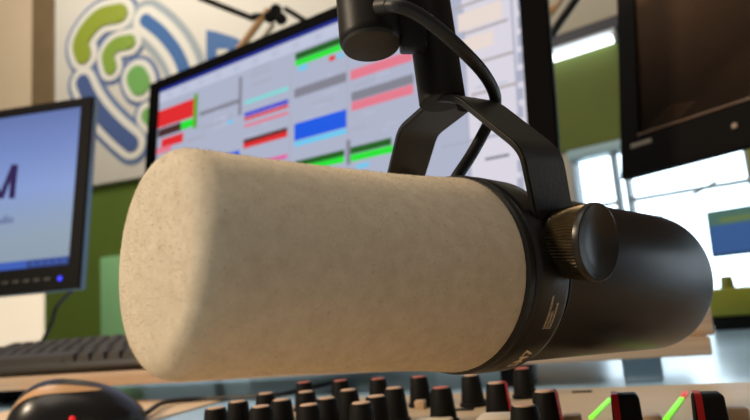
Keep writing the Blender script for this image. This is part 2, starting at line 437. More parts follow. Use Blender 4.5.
LZ = [-.0026]
def bar(a, b, h, c, z=0):
    """bar whose top edge runs from image point a to b on the screen, h pixels tall at its left end"""
    (x0, y0), (x1, y1) = cl(*a), cl(*b)
    xb, yb = cl(a[0], a[1]+h)
    y0m = (y0+y1)/2; hh = y0-yb
    x0 = max(x0, c_scr[0]); x1 = min(x1, c_scr[2])
    q2(x0, y0m-hh, x1, y0m, c, LZ[0]+z*.0003)
# title bar under the bezel
q2(c_scr[0], c_scr[3]-.006, c_scr[2], c_scr[3], 'navy', LZ[0]+.0001)
q2(c_scr[0], c_scr[3]-.024, c_scr[2], c_scr[3]-.006, 'pale', LZ[0])
for k in range(14):
    x = c_scr[0]+.02+k*.04
    q2(x, c_scr[3]-.020, x+.014, c_scr[3]-.011, 'soft', LZ[0]+.0003)
# column 1
bar((157, 114), (195, 94), 17, 'red'); bar((157, 131), (189, 117), 8, 'brown')
bar((180, 122), (193, 117), 8, 'lgreen', 1); bar((193, 94), (197, 92.5), 34, 'olive', 1); bar((160, 141), (182, 130), 9, 'red'); bar((153, 150), (170, 143), 6, 'pink')
bar((198, 113), (238, 97), 4, 'grey'); bar((238, 77), (241, 76), 38, 'grey', 1)
bar((226, 114), (232, 112), 6, 'mid'); bar((198, 128), (222, 118), 3, 'mid'); bar((226, 121), (232, 119), 3, 'sky')
bar((218, 156), (238, 149), 9, 'blue'); bar((185, 140), (204, 132), 4, 'mid')
# column 2
bar((243, 100), (287, 86), 4, 'teal'); bar((243, 113), (287, 98), 4, 'violet'); bar((243, 118), (287, 103), 3, 'red'); bar((243, 125), (287, 110), 3, 'pink')
bar((242, 140), (286, 126), 4, 'brown'); bar((242, 143), (286, 129), 6, 'red'); bar((258, 161), (286, 153), 4, 'magenta'); bar((262, 170), (287, 163), 3, 'pink')
for y in (60, 66, 76): bar((250, y+8), (270, y), 3, 'mid')
# column 3
bar((294, 53), (341, 35), 7, 'dgreen'); bar((294, 60), (341, 43), 6, 'lgreen'); bar((328, 56), (334, 54), 5, 'red', 1); bar((297, 66), (306, 63), 5, 'sky'); bar((336, 54), (342, 52), 4, 'sky', 1)
bar((293, 89), (345, 71), 9, 'grey'); bar((310, 103), (332, 96), 3, 'mid'); bar((293, 124), (345, 108), 17, 'blue'); bar((293, 142), (345, 127), 5, 'sky')
bar((294, 161), (343, 149), 6, 'dgreen'); bar((300, 167), (343, 154), 6, 'lgreen')
# column 4
bar((349, 70), (411, 49), 10, 'pink'); bar((352, 84), (375, 77), 3, 'mid'); bar((350, 92), (412, 73), 9, 'grey'); bar((350, 102), (412, 83), 9, 'pink')
bar((349, 128), (365, 124), 3, 'mid'); bar((349, 148), (390, 136), 7, 'dgreen'); bar((349, 155), (392, 144), 7, 'lgreen'); bar((345, 140), (349, 139), 25, 'grey'); bar((355, 165), (368, 161), 4, 'sky')
x_, y_ = cl(463, 60); q2(x_, c_scr[1], c_scr[2], c_scr[3]-.02, 'lilac', LZ[0]-.0002)
rs_ = random.Random(3)
for (xa, xb, ya, yb_) in ((243, 285, 62, 160), (296, 343, 70, 120), (350, 400, 60, 130), (200, 236, 105, 140), (466, 512, 60, 150)):
    for k in range(9):
        x = rs_.uniform(xa, xb-14); y = rs_.uniform(ya, yb_); w_ = rs_.uniform(6, 14); bar((x, y), (x+w_, y-w_*.33), 1.6, 'soft', -.5)
# columns 5-6 behind the yoke; warm bars paint a lamp's reflection
for (a, b, h, c) in (((456, 12), (500, 1), 18, 'warm_glare'), ((460, 38), (492, 30), 15, 'warm_glare'),
                     ((462, 31), (507, 18), 3, 'taupe'), ((476, 62), (512, 48), 3, 'taupe'), ((470, 94), (515, 80), 3, 'taupe'), ((452, 6), (500, -9), 3, 'taupe'), ((486, 122), (517, 112), 3, 'taupe'),
                     ((440, 119), (455, 114), 5, 'grey'), ((440, 146), (505, 130), 3, 'mid'), ((484, 158), (508, 152), 3, 'grey')):
    bar(a, b, h, c)
for y in range(-20, 180, 18): bar((516, y), (522, y-1.4), 12, 'mid', 1)
for xs in ((289, 110), (346, 110), (463, 40), (514, 60)):
    x, y = cl(*xs); q2(x-.0012, c_scr[1], x+.0012, c_scr[3]-.05, 'mid', LZ[0]-.0001)
so = obj('screen', bm, scr_mats, mon, False)

# ---- left monitor with the blue desktop
plft = pt(92, 98, .95); LX, LY, LN = basis(8, 7)
def ll(px, py):
    q = pl(px, py, plft, LN)-plft; return (q.dot(LX), q.dot(LY))
ml, ML, NL, bzl = monitor('computer_monitor', 'smaller black monitor at the left showing a light blue screen and purple lettering', plft, 8, 7, (-.42, -.284), (0, .003), (-.402, -.249, -.0175, -.010), .04, plastic_black,
                          side=mat('shell_edge_sheen', (120, 150, 168), .25), rim=.018)
stand(ml, ML, -.25, -.284, .04, DZ+.0006, plastic_black)
M_ = bpy.data.materials.new('screen_gradient'); M_.use_nodes = True; nt = M_.node_tree; b = nt.nodes['Principled BSDF']
b.inputs['Base Color'].default_value = (.01, .01, .012, 1); b.inputs['Roughness'].default_value = .3
tc = nt.nodes.new('ShaderNodeTexCoord'); sp = nt.nodes.new('ShaderNodeSeparateXYZ'); mr = nt.nodes.new('ShaderNodeMapRange'); rp = nt.nodes.new('ShaderNodeValToRGB')
# height across the screen, from the generated bounding box (z of the object runs bottom to top)
nt.links.new(tc.outputs['Generated'], sp.inputs[0]); nt.links.new(sp.outputs['Z'], rp.inputs['Fac'])
e = rp.color_ramp.elements; e[0].position = 0; e[0].color = srgb((148, 166, 182)); e[1].position = 1; e[1].color = srgb((104, 124, 184))
for p, c in ((.2, (152, 170, 190)), (.36, (146, 168, 206)), (.5, (142, 166, 224)), (.75, (122, 146, 208))):
    k = e.new(p); k.color = srgb(c)
nt.links.new(rp.outputs['Color'], b.inputs['Emission Color']); b.inputs['Emission Strength'].default_value = .85; b.inputs['Specular IOR Level'].default_value = .12
bm = bmesh.new()
def l2(x0, y0, x1, y1, mi, z): poly(bm, [ML @ V((x, y, z)) for x, y in ((x0, y0), (x1, y0), (x1, y1), (x0, y1))], mi)
l2(-.402, -.249, -.0175, -.010, 0, -.003)
l2(-.402, -.249, -.0175, -.237, 1, -.0027); l2(-.085, -.248, -.0185, -.238, 2, -.0025)
for k in range(5): l2(-.078+k*.012, -.245, -.071+k*.012, -.241, 1, -.0023)
for q in ([(10.5, 164), (17, 164), (13.5, 198), (7.5, 198)], [(10.5, 164), (13.5, 168), (2.5, 198), (-3.5, 198)], [(-17, 164), (-10.5, 164), (1.5, 198), (-3.5, 198)], [(-17, 164), (-11.5, 164), (-15, 198), (-21, 198)],
          [(-36, 164), (-30, 164), (-34, 198), (-40, 198)], [(-30, 164), (-20, 164), (-21, 169.5), (-30, 169.5)], [(-31, 178), (-23, 178), (-24, 183), (-32, 183)]):
    poly(bm, [ML @ V((*ll(*p), -.0024+.0001*len(bm.faces)*.05)) for p in q], 3)
mx2, my2 = ll(12, 222)
place_text(bm, 'Radio', .0165, lambda x, y: ML @ V((mx2+x, my2+y, -.0024)), bold=.0002, align='RIGHT', mi=4)
obj('screen', bm, [M_, em('taskbar', (62, 98, 190), .9), em('tray', (52, 74, 140), .8), em('letters', (44, 28, 84), .9), em('small_letters', (80, 82, 140), .9)], ml, False)
for k in range(5):
    x, y = ll(5+k*10.5, 283-k*.9)
    obj('button', box(bmesh.new(), ML, (x-.005, y-.002, -.001), (x+.005, y+.002, .0015), .0006), mat('button_dark', (52, 50, 48), .5), ml)
x, y = ll(60, 278.5)
obj('power_light', cyl(bmesh.new(), ML @ V((x, y, -.001)), ML @ V((x, y, .0012)), .0034, bev=.0005), mat('led_blue', (40, 50, 230), .4, emit=1.2, ecolor=(40, 50, 240)), ml)
bm = bmesh.new(); tube(bm, [ML @ V((-.027, -.27, -.04)), pt(58, 305, 1.0), pt(52, 322, 1.0), pt(44, 338, 1.0), pt(36, 352, 1.0)], .003, 8)
tag(obj('monitor_cable', bm, cable_black), 'thin black cable hanging below the left monitor', 'cable')

# ---- dark monitor at the right, switched off
pr = pt(622, 178, .75); RX, RY, RN = basis(-41, 10)
def rl(px, py):
    q = pl(px, py, pr, RN)-pr; return (q.dot(RX), q.dot(RY))
mr_, MR, NR, bzr = monitor('computer_monitor', 'dark switched off monitor at the upper right edge', pr, -41, 10, (-.001, -.001), (.52, .36), (.0235, .047, .497, .336), .05,
                           mat('bezel_brown_black', (14, 11, 9), .6, spec=.05), bev=.006)
stand(mr_, MR, .27, 0, .05, DZ+.0006, plastic_black)
bm = bmesh.new(); poly(bm, [MR @ V((x, y, -.004)) for x, y in ((.0235, .047), (.497, .047), (.497, .336), (.0235, .336))])
obj('screen', bm, mat('screen_off', (138, 104, 76), .6, spec=.15, noise_amt=.05, noise_scale=10), mr_, False)
(x, y) = rl(631, 149)
obj('badge', box(bmesh.new(), MR, (x, y, -.0005), (x+.028, y+.0055, .0008), .0003), mat('badge_grey', (126, 114, 98), .5), mr_)
(x, y) = rl(735, 126)
obj('power_button', cyl(bmesh.new(), MR @ V((x, y, -.001)), MR @ V((x, y, .002)), .003, bev=.0006), mat('button_pale', (150, 128, 110), .4), mr_)
bm = bmesh.new(); box(bm, MR, (.0235, .0455, 0), (.497, .0475, .0012), .0004)
obj('bezel_lip', bm, mat('lip_brown', (104, 76, 52), .35), mr_)

# ================================================================== THINGS BY THE WINDOW
a = hz(714, 331, DZ); b_ = hz(790, 327, DZ)
fx = (b_-a).normalized(); fy = V((-fx.y, fx.x, 0)); ML2 = frame(a, fx, fy, ZW)
lc = thing('equipment_case', 'lime green case with black base on the desk by the window', 'case', tuple(a))
obj('base', box(bmesh.new(), ML2, (0, 0, 0), (.19, .12, .022), .003), matte_black, lc)
obj('body', box(bmesh.new(), ML2, (-.002, -.004, .022), (.192, .124, .067), .006), mat('lime', (160, 158, 44), .5, noise_amt=.05, noise_scale=20), lc)
obj('knob', cyl(bmesh.new(), ML2 @ V((.03, .03, .066)), ML2 @ V((.03, .03, .086)), .011, .009, bev=.002), mat('lime_dark', (132, 132, 44), .5), lc)
# far screen with a blue picture
pf = pt(712, 255, 1.62); FXx, FYy, FNn = basis(-28, 4); MFm = frame(pf, FXx, FYy, FNn)
fm = thing('display_screen', 'small far screen with a blue picture standing before the bright window', 'screen', (pf.x+.1, pf.y, DZ))
obj('casing', box(bmesh.new(), MFm, (-.002, -.006, -.02), (.24, .112, -.001), .002), mat('casing_teal', (70, 110, 120), .5), fm)
bm = bmesh.new()
for (x0, y0, x1, y1, mi) in ((.004, 0, .234, .072, 0), (.004, .072, .234, .108, 1), (.03, .078, .12, .09, 2)):
    poly(bm, [MFm @ V((x, y, .0003+mi*.0002)) for x, y in ((x0, y0), (x1, y0), (x1, y1), (x0, y1))], mi)
obj('picture', bm, [em('far_blue', (62, 98, 156), .8), em('far_green', (82, 118, 106), .8), em('far_olive', (110, 130, 80), .8)], fm, False)
obj('stand_neck', cyl(bmesh.new(), V((MFm @ V((.12, 0, -.015))).to_tuple()), V(((MFm @ V((.12, 0, -.015))).x, (MFm @ V((.12, 0, -.015))).y, DZ)), .012), mat('stand_white', (220, 224, 226), .4), fm)

# scissor boom arm behind the big monitor (left)
def rod_(name, a, b, r, mt, parent, n=12): return obj(name, cyl(bmesh.new(), a, b, r, n=n, bev=r*.3), mt, parent)
D = 1.32
ba = thing('boom_arm', 'folding boom arm with a tan tube behind the top of the large monitor', 'boom arm', tuple(V((pt(215, 90, D).x, pt(215, 90, D).y, SZ))))
tan = mat('arm_tan', (186, 142, 92), .45)
rod_('upper_arm', pt(198, -3, D), pt(254, 19, D), .0062, arm_black, ba)
rod_('arm_tube', pt(207, 92, D), pt(269, 9, D), .0075, tan, ba)
rod_('strut', pt(244, 62, D+.02), pt(274, 24, D+.02), .0048, mat('strut_pale', (176, 160, 132), .5), ba)
bm = bmesh.new()
for p in ((276, 10), (281, 19), (270, 17)): cyl(bm, pt(p[0], p[1], D-.015), pt(p[0], p[1], D+.02), .0125, bev=.003)
obj('elbow_joint', bm, arm_black, ba)
rod_('upper_arm', pt(284, 8, D+.01), pt(312, 25, D+.01), .0055, arm_black, ba)
rod_('tension_spring', pt(252, 17, D), pt(268, 16, D), .0075, arm_black, ba)
p_ = pt(207, 92, D); rod_('post', V((p_.x, p_.y, DZ+.0005)), p_, .009, arm_black, ba)
# second one seen at the right of the monitor
D2 = 1.0
bb = thing('boom_arm', 'dark diagonal boom arm above the green fascia, right of the large monitor', 'boom arm', (pt(500, 90, D2).x, pt(500, 90, D2).y, SZ))
rod_('arm_tube', pt(500, 108, D2), pt(588, -18, D2), .0065, arm_black, bb)
rod_('arm_tube', pt(494, 96, D2+.01), pt(578, -24, D2+.01), .0035, mat('arm_bronze', (150, 120, 84), .35, .5), bb)
obj('joint', cyl(bmesh.new(), pt(553, 9, D2-.012), pt(553, 9, D2), .0065, bev=.002), tan, bb)
p_ = pt(500, 108, D2); rod_('post', V((p_.x, p_.y, DZ+.0005)), p_, .009, arm_black, bb)

# ================================================================== KEYBOARD
kb = thing('computer_keyboard', 'dark keyboard lying on the wood shelf under the left monitor', 'keyboard', (-.49, .61, SZ))
KL, KR, KF, KBk = -.715, -.27, .540, .682
slope = math.atan2(.024, KBk-KF)
KM = frame(V((KL, KF, SZ+.0052)), XW, V((0, cos(slope), sin(slope))), V((0, -sin(slope), cos(slope))))
kd = (KBk-KF)/cos(slope)
bm = bmesh.new(); box(bm, KM, (0, 0, -.004), (KR-KL, kd, .006), .005, 3)
obj('case', bm, mat('keyboard_case', (40, 34, 27), .55), kb)
bm = bmesh.new(); box(bm, I4, (KL+.02, KBk-.025, SZ+.0005), (KR-.02, KBk-.012, SZ+.022), .002); obj('tilt_foot', bm, matte_black, kb)
key_m = mat('keycap', (44, 38, 31), .55)
def keymesh(w, d):
    bm = bmesh.new(); 
    lo = [(-w/2, -d/2, 0), (w/2, -d/2, 0), (w/2, d/2, 0), (-w/2, d/2, 0)]; s = .0025
    hi = [(-w/2+s, -d/2+s, .0075), (w/2-s, -d/2+s, .0075), (w/2-s, d/2-s*.6, .0085), (-w/2+s, d/2-s*.6, .0085)]
    a_ = [bm.verts.new(v) for v in lo]; c_ = [bm.verts.new(v) for v in hi]
    for k in range(4): bm.faces.new((a_[k], a_[(k+1) % 4], c_[(k+1) % 4], c_[k]))
    bm.faces.new(c_)
    bmesh.ops.bevel(bm, geom=bm.edges[:], offset=.0007, segments=1, affect='EDGES')
    me = bpy.data.meshes.new('key'); bm.to_mesh(me); bm.free(); me.materials.append(key_m); return me
kmesh = keymesh(.0178, .0178); kspace = keymesh(.11, .0178)
nkey = 0
for r_ in range(6):
    y = .014+r_*.0205+(.004 if r_ == 5 else 0)
    cells = [.0125+(r_ % 3)*.004+c*.0195 for c in range(22)]
    for x in cells:
        if x > KR-KL-.014: continue
        if r_ == 0 and .08 < x < .18: continue
        if r_ > 0 and c_skip(x) if False else False: continue
        if r_ >= 2 and .30 < x < .318: continue
        if nkey >= 99: continue
        o = bpy.data.objects.new('key', kmesh); col.objects.link(o); o.parent = kb; o.matrix_parent_inverse = parent_world(kb).inverted()
        o.matrix_basis = KM @ Matrix.Translation((x, y, .006)); nkey += 1
o = bpy.data.objects.new('key', kspace); col.objects.link(o); o.parent = kb; o.matrix_parent_inverse = parent_world(kb).inverted(); o.matrix_basis = KM @ Matrix.Translation((.13, .014, .006))

# ================================================================== MOUSE, MAT, CABLE
mt_c = hz(190, 410, DZ)
xr, yf = -.336, .552
tag(obj('mouse_mat', abox((xr-.24, yf-.20, DZ), (xr, yf, DZ+.002), .0008), mat('mat_cream', (226, 196, 162), .6)), 'cream mat lying on the desk under the black mouse', 'mat')
bx = hz(148, 406, DZ+.012); ax_ = hz(64, 430, DZ+.002)
mdir = V((bx.x-ax_.x, bx.y-ax_.y, 0)); mlen = .099; mdir.normalize(); mside = V((-mdir.y, mdir.x, 0))
mo = V((bx.x, bx.y, DZ+.002))-mdir*mlen/2-mside*.0
mouse = thing('computer_mouse', 'black computer mouse with a pale highlight stripe lying on the cream mat', 'mouse', tuple(mo))
def mouse_pt(s, t, hs=1.0, ws=1.0):
    # s -1..1 tail (left) to nose (right); t angle over the back 0..pi
    prof = max(0, 1-abs(s)**2.6)
    w = .032*(prof**.45)*(1-.12*s)*ws; h = (.0365*(prof**.6)*(1-.30*(s+.1)))*hs
    return mo+mdir*(s*mlen/2)+mside*(w*cos(t))+ZW*max(0, h*sin(t)**.8)
def shell(s0, s1, t0, t1, off, ns=24, nt_=18, taper=False):
    bm = bmesh.new(); g = []
    for i in range(ns+1):
        s = s0+(s1-s0)*i/ns
        tw = (t1-t0)*(sin(pi*min(1, max(0, i/ns)))**.6*.95+.05 if taper else 1)
        g.append([bm.verts.new(mouse_pt(s, t0+tw*j/nt_, 1+off, 1+off)) for j in range(nt_+1)])
    for i in range(ns):
        for j in range(nt_):
            try: bm.faces.new((g[i][j], g[i+1][j], g[i+1][j+1], g[i][j+1]))
            except Exception: pass
    bmesh.ops.remove_doubles(bm, verts=bm.verts[:], dist=1e-6)
    return bm
obj('shell', shell(-.999, .999, 0, pi, 0, 36, 24), mat('mouse_black', (20, 17, 16), .3), mouse)
obj('highlight_stripe', shell(-.93, .34, pi*.66, pi*.75, .014, 24, 5, True), mat('mouse_highlight', (196, 150, 104), .35), mouse)  # painted highlight along the ridge, built as a pale strip
obj('button_split', shell(.2, .93, pi*.47, pi*.50, .008, 12, 3), matte_black, mouse)
rp_ = mouse_pt(-.05, pi*.93, 1.0)
bm = bmesh.new(); bmesh.ops.create_uvsphere(bm, u_segments=12, v_segments=8, radius=.0022, matrix=Matrix.Translation(rp_))
obj('red_light', bm, mat('led_red', (210, 20, 30), .4, emit=.5, ecolor=(230, 20, 40)), mouse)
nose = mouse_pt(.97, pi*.5, .9)
bm = bmesh.new(); tube(bm, [nose, hz(165, 402.5, DZ+.006), hz(200, 399, DZ+.004), hz(237, 397.5, DZ+.004), hz(275, 395.5, DZ+.004), hz(308, 388.5, DZ+.004), hz(342, 380, DZ+.004)], .0022, 8)
tag(obj('mouse_cable', bm, cable_black), 'thin dark mouse cable running from the mouse to behind the console knobs', 'cable')

# ================================================================== MIXING CONSOLE
CZ = .788
con = thing('mixing_console', 'beige mixing console with rows of black knobs under the microphone', 'mixing console', (.15, .25, DZ))
bm = bmesh.new()
cx0, cx1, cy0, cy1 = -.208, .62, .05, .447
cx0b = -.208
box(bm, I4, (cx0, cy0, DZ), (cx1, cy1, CZ), .002)
obj('panel', bm, panel_mat, con)
def at_root(name, me, loc, parent=con, rz=0):
    o = bpy.data.objects.new(name, me); col.objects.link(o); o.parent = parent; o.matrix_parent_inverse = parent_world(parent).inverted()
    o.matrix_basis = Matrix.Translation(loc) @ Matrix.Rotation(rz, 4, 'Z'); return o
def sub(name, me, parent):
    o = bpy.data.objects.new(name, me); col.objects.link(o); o.parent = parent; return o
def mk(bm, mt):
    bmesh.ops.recalc_face_normals(bm, faces=bm.faces[:])
    me = bpy.data.meshes.new('part'); bm.to_mesh(me); bm.free(); me.materials.append(mt)
    for p in me.polygons: p.use_smooth = True
    try: me.set_sharp_from_angle(angle=radians(35))
    except Exception: pass
    return me
ex, ey, ez = V((1, 0, 0)), V((0, 1, 0)), V((0, 0, 1)); O0 = V((0, 0, 0))
KH = .0178
rib = lambda s, r, k: r*(1+(.035 if k % 2 else -.02)) if .003 < s < KH-.001 else r
knob_me = mk(lathe(bmesh.new(), [(0, 0), (0, .0078), (.002, .0078), (.0024, .0066), (.0032, .0066), (KH-.0012, .0052), (KH-.0003, .0049), (KH-.0003, 0)], O0, ez, ex, ey, 36, rmod=rib), matte_black)
captop_me = mk(lathe(bmesh.new(), [(KH-.0004, 0), (KH-.0004, .0042), (KH+.0002, .0039), (KH+.0002, 0)], O0, ez, ex, ey, 24), cap_top)
redtop_me = mk(lathe(bmesh.new(), [(KH-.0004, 0), (KH-.0004, .0042), (KH+.0002, .0039), (KH+.0002, 0)], O0, ez, ex, ey, 24), mat('cap_rose', (178, 96, 76), .6))
def pointer_me():
    bm = bmesh.new()
    # a raised line down one side of the skirt and across the cap
    a = radians(-25)
    d = V((cos(a), sin(a), 0)); t = V((-sin(a), cos(a), 0))
    P = [(.0068, .003), (.0056, KH-.0008), (.0046, KH+.0007), (.0012, KH+.0007)]
    vs = []
    for r_, z in P:
        vs.append([bm.verts.new(d*(r_+.0004)+t*w+ez*z) for w in (-.0012, .0012)])
    for A, B_ in zip(vs, vs[1:]): bm.faces.new((A[0], A[1], B_[1], B_[0]))
    bmesh.ops.solidify(bm, geom=bm.faces[:], thickness=-.0006)
    return mk(bm, cap_red)
point_me = pointer_me()
rows = [(.287, -.185, 5), (.3085, -.184, 6), (.339, -.185, 6), (.391, -.185, 6)]
KX = [-.185, -.1595, -.134, -.1075, -.080, -.053, -.0275]
spots = []
for x in KX[:4]: spots += [(x, .287, 0), (x, .3085, 0), (x, .339, 0), (x, .391, 2)]
spots += [(-.080, .332, 2), (-.0745, .386, 0), (-.053, .342, 1), (-.047, .412, 2), (-.026, .303, 1), (-.031, .264, 0)]
for x, y, k in spots:
    o = at_root('knob', knob_me, (x, y, CZ))
    o['label'] = 'black fluted knob with red pointer line' if k == 1 else 'black fluted knob with pale cap'
    sub('cap', redtop_me if k == 2 else captop_me, o)
    if k == 1: sub('pointer', point_me, o)
# fader caps with a red stripe
bm = bmesh.new()
w0, w1, d0, d1, hh = .0058, .0050, .0062, .005, .0195
box(bm, I4, (-w0, -d0, 0), (w0, d0, hh), .0016, 3)
for v in bm.verts: v.co.x *= 1-(1-w1/w0)*v.co.z/hh; v.co.y *= 1-(1-d1/d0)*v.co.z/hh
fader_me = mk(bm, matte_black)
bm = bmesh.new()
Pq = [(-d0-.0003, .0008), (-d1-.0005, hh-.001), (-d1+.0006, hh+.0004), (d1-.001, hh+.0004)]
vs = [[bm.verts.new((x, y, z)) for x in (-w1+.0002, -w1+.0026)] for y, z in Pq]
for A, B_ in zip(vs, vs[1:]): bm.faces.new((A[0], A[1], B_[1], B_[0]))
bmesh.ops.solidify(bm, geom=bm.faces[:], thickness=-.0006); stripe_me = mk(bm, cap_red)
for p in ((624, 393.5), (706.5, 392.5)):
    q = hz(p[0], p[1], CZ+hh)
    o = at_root('fader_cap', fader_me, (q.x, q.y, CZ)); o['label'] = 'black fader cap with red stripe'; sub('stripe', stripe_me, o)
# level lights: thin glowing strips, green with a red end
led_g = mat('led_green', (110, 230, 30), .4, emit=.85, ecolor=(128, 240, 40)); led_r = mat('led_red_tip', (200, 40, 36), .4, emit=.7, ecolor=(214, 44, 40))
def strip(a, b, parent, mt, name):
    d = b-a; L = d.length; d.normalize(); t = V((-d.y, d.x, 0))
    return obj(name, box(bmesh.new(), frame(a, d, t, ZW), (0, -.0011, -.001), (L, .0011, .0012), .0005), mt, parent)
A, B_ = hz(592, 418, CZ), hz(610, 400, CZ); e1 = strip(A-(B_-A)*.05, B_, con, led_g, 'level_light')
A, B_ = hz(667, 419, CZ), hz(682, 399, CZ); e2 = strip(A-(B_-A)*.1, B_, con, led_g, 'level_light')
e3 = strip(B_, hz(686, 393, CZ), e2, led_r, 'red_tip')
# small square buttons and flat slots
def button(px, py, w, h, mt, name='button'):
    q = hz(px, py, CZ+h)
    return obj(name, box(bmesh.new(), I4, (q.x-w/2, q.y-w/2, CZ-.0005), (q.x+w/2, q.y+w/2, CZ+h), .0008), mt, con)
for px, py, w, h in ((420, 400, .006, .005), (572, 414, .008, .006), (651, 415, .008, .006), (733, 407, .010, .007)): button(px, py, w, h, mat('button_tan', (186, 156, 126), .5))
for px, py in ((463, 410), (582, 392), (478, 401)): 
    q = hz(px, py, CZ); obj('slot', box(bmesh.new(), I4, (q.x-.006, q.y-.003, CZ-.0005), (q.x+.006, q.y+.003, CZ+.0006), .0002), matte_black, con)
q = hz(497, 414, CZ+.012)
bm = bmesh.new(); box(bm, I4, (q.x-.008, q.y-.010, CZ), (q.x+.007, q.y+.007, CZ+.012), .002); ro = obj('rocker_switch', bm, cream_plastic, con)
obj('rocker_edge', box(bmesh.new(), I4, (q.x+.007, q.y-.010, CZ), (q.x+.0095, q.y+.006, CZ+.0115), .0008), mat('rocker_grey', (176, 184, 190), .4), ro)
q = hz(698, 419, CZ+.006)
bm = bmesh.new(); bmesh.ops.create_uvsphere(bm, u_segments=20, v_segments=10, radius=.0085, matrix=Matrix.Translation((q.x, q.y, CZ-.002)))
obj('white_push_button', bm, mat('dome_white', (226, 226, 226), .3), con)
q = hz(440, 418, CZ+.004)
obj('button', box(bmesh.new(), I4, (q.x-.012, q.y-.008, CZ), (q.x+.006, q.y+.004, CZ+.004), .001), cream_plastic, con)

# ================================================================== MICROPHONE
S = .80
NFIB = 26000
def cv(x, y, z): return CR*x+CU*y+fw*z                      # camera-space direction -> room
Zc = .2646*S
MC = pt(447.67, 273.19, Zc)
MA = cv(.76962, -.09028, .63209).normalized(); MU = cv(.63468, 0, -.77277).normalized(); MV = cv(.06976, .99592, .0573).normalized()
mic = thing('microphone', 'black broadcast microphone with large cream foam windscreen in a yoke mount', 'microphone', tuple(MC))
# windscreen
prof = []
for s, r in ((-.1254, 0), (-.1252, .006), (-.1248, .013), (-.1242, .0205), (-.1239, .0252)): prof.append((s, r))
for k in range(0, 15):
    t = pi/2*k/14; prof.append((-.1156-.0082*cos(t), .0262+.0082*sin(t)))
ctrl = [(-.1156, .0344), (-.092, .0348), (-.072, .0353), (-.052, .0361), (-.032, .0371), (-.016, .0382), (-.005, .0393), (-.001, .0397)]
for i in range(1, 91):
    s = ctrl[0][0]+(ctrl[-1][0]-ctrl[0][0])*i/90
    for (s0, ra), (s1, rb) in zip(ctrl, ctrl[1:]):
        if s0-1e-9 <= s <= s1+1e-9: prof.append((s, ra+(rb-ra)*(s-s0)/(s1-s0))); break
prof += [(.0006, .0394), (.0012, .0385), (.0012, .036)]
prof = [(s*S, r*S) for s, r in prof]
# resample the tip densely enough for the fuzz
dense = []
for (s0, ra), (s1, rb) in zip(prof, prof[1:]):
    n = max(1, int(sqrt((s1-s0)**2+(ra-rb)**2)/.00045))
    for k in range(n): dense.append((s0+(s1-s0)*k/n, ra+(rb-ra)*k/n))
dense.append(prof[-1])
bm = lathe(bmesh.new(), dense, MC, MA, MU, MV, 420)
bm.normal_update()
for v in bm.verts:
    c = v.co*900; c2 = v.co*300
    w_ = min(1, ((v.co-MC).cross(MA)).length/.012)
    v.co = v.co+v.normal*w_*(noise.noise(c)*.00002+random.uniform(-.00003, .00004))
foam_m = foam_mat()
ws = obj('windscreen', bm, foam_m, mic)
# flocked fibres standing on the foam: nobody could count them
bm = bmesh.new(); cum = [0]
for (s0, ra), (s1, rb) in zip(dense, dense[1:]): cum.append(cum[-1]+sqrt((s1-s0)**2+(ra-rb)**2)*(ra+rb))
rf = random.Random(11); i_ = 0
for tgt in sorted(rf.uniform(0, cum[-4]) for _ in range(NFIB)):
    while cum[i_+1] < tgt: i_ += 1
    t = (tgt-cum[i_])/max(1e-12, cum[i_+1]-cum[i_]); (s0, ra), (s1, rb) = dense[i_], dense[i_+1]
    sx, rx = s0+(s1-s0)*t, ra+(rb-ra)*t; a_ = rf.uniform(0, 2*pi)
    rad = MU*cos(a_)+MV*sin(a_); nn = (rad*(s1-s0)-MA*(rb-ra)).normalized()
    p = MC+MA*sx+rad*rx; d = (nn+V((rf.gauss(0, .35), rf.gauss(0, .35), rf.gauss(0, .35)))).normalized()
    q = d.cross(V((rf.gauss(0, 1), rf.gauss(0, 1), rf.gauss(0, 1)))).normalized()*.00006
    ln = rf.uniform(.0003, .0007)
    bm.faces.new((bm.verts.new(p-q-nn*.00005), bm.verts.new(p+q-nn*.00005), bm.verts.new(p+d*ln)))
fm_ = bpy.data.meshes.new('fibres'); bm.to_mesh(fm_); bm.free()
fo = link('flock_fibres', fm_, foam_m, ws, False); fo['kind'] = 'stuff'
# collar: thin rubber rim, groove, printed band
def L(prof, n=96, off=0): return lathe(bmesh.new(), [(s*S, r*S) for s, r in prof], MC, MA, MU, MV, n)
obj('rim', L([(.0002, .034), (.0002, .0400), (.0012, .0409), (.0040, .0409), (.0052, .0400), (.0056, .0392), (.0056, .034)]), rubber, mic)
RB = .0412
band = obj('collar', L([(.0056, .034), (.0056, .0394), (.0066, .0407), (.0085, RB), (.0235, RB), (.0258, .0406), (.0272, .0394), (.0285, .0386), (.0285, .034)]), black_metal, mic)
def on_band(s0, ang0):
    # text runs round the collar (towards the top of the near side), letter tops towards the foam
    def fn(x, y):
        a_ = ang0+x/(RB*S); return MC+MA*(s0-y)+(MU*cos(a_)+MV*sin(a_))*(RB*S+.00004)
    return fn
def band_angle(px, py, s):
    best = None
    for k in range(-180, 180):
        a_ = radians(k); p = MC+MA*s*S+(MU*cos(a_)+MV*sin(a_))*RB*S
        d = p-CP; z = d.dot(fw); x, y = 375+F*d.dot(CR)/z, 210-F*d.dot(CU)/z
        vis = (MU*cos(a_)+MV*sin(a_)).dot(p-CP) < 0
        e_ = (x-px)**2+(y-py)**2+(0 if vis else 1e6)
        if best is None or e_ < best[0]: best = (e_, a_)
    return best[1]
bm = bmesh.new()
for body, s in (('UNIDIRECTIONAL', .0156), ('DYNAMIC', .0175), ('MICROPHONE', .0194)):
    a0 = band_angle(538.5, 326, .0175)
    place_text(bm, body, .00135, on_band(s*S+.0004, a0), bold=.00003, align='LEFT')
a0 = band_angle(520, 358.5, .0165)
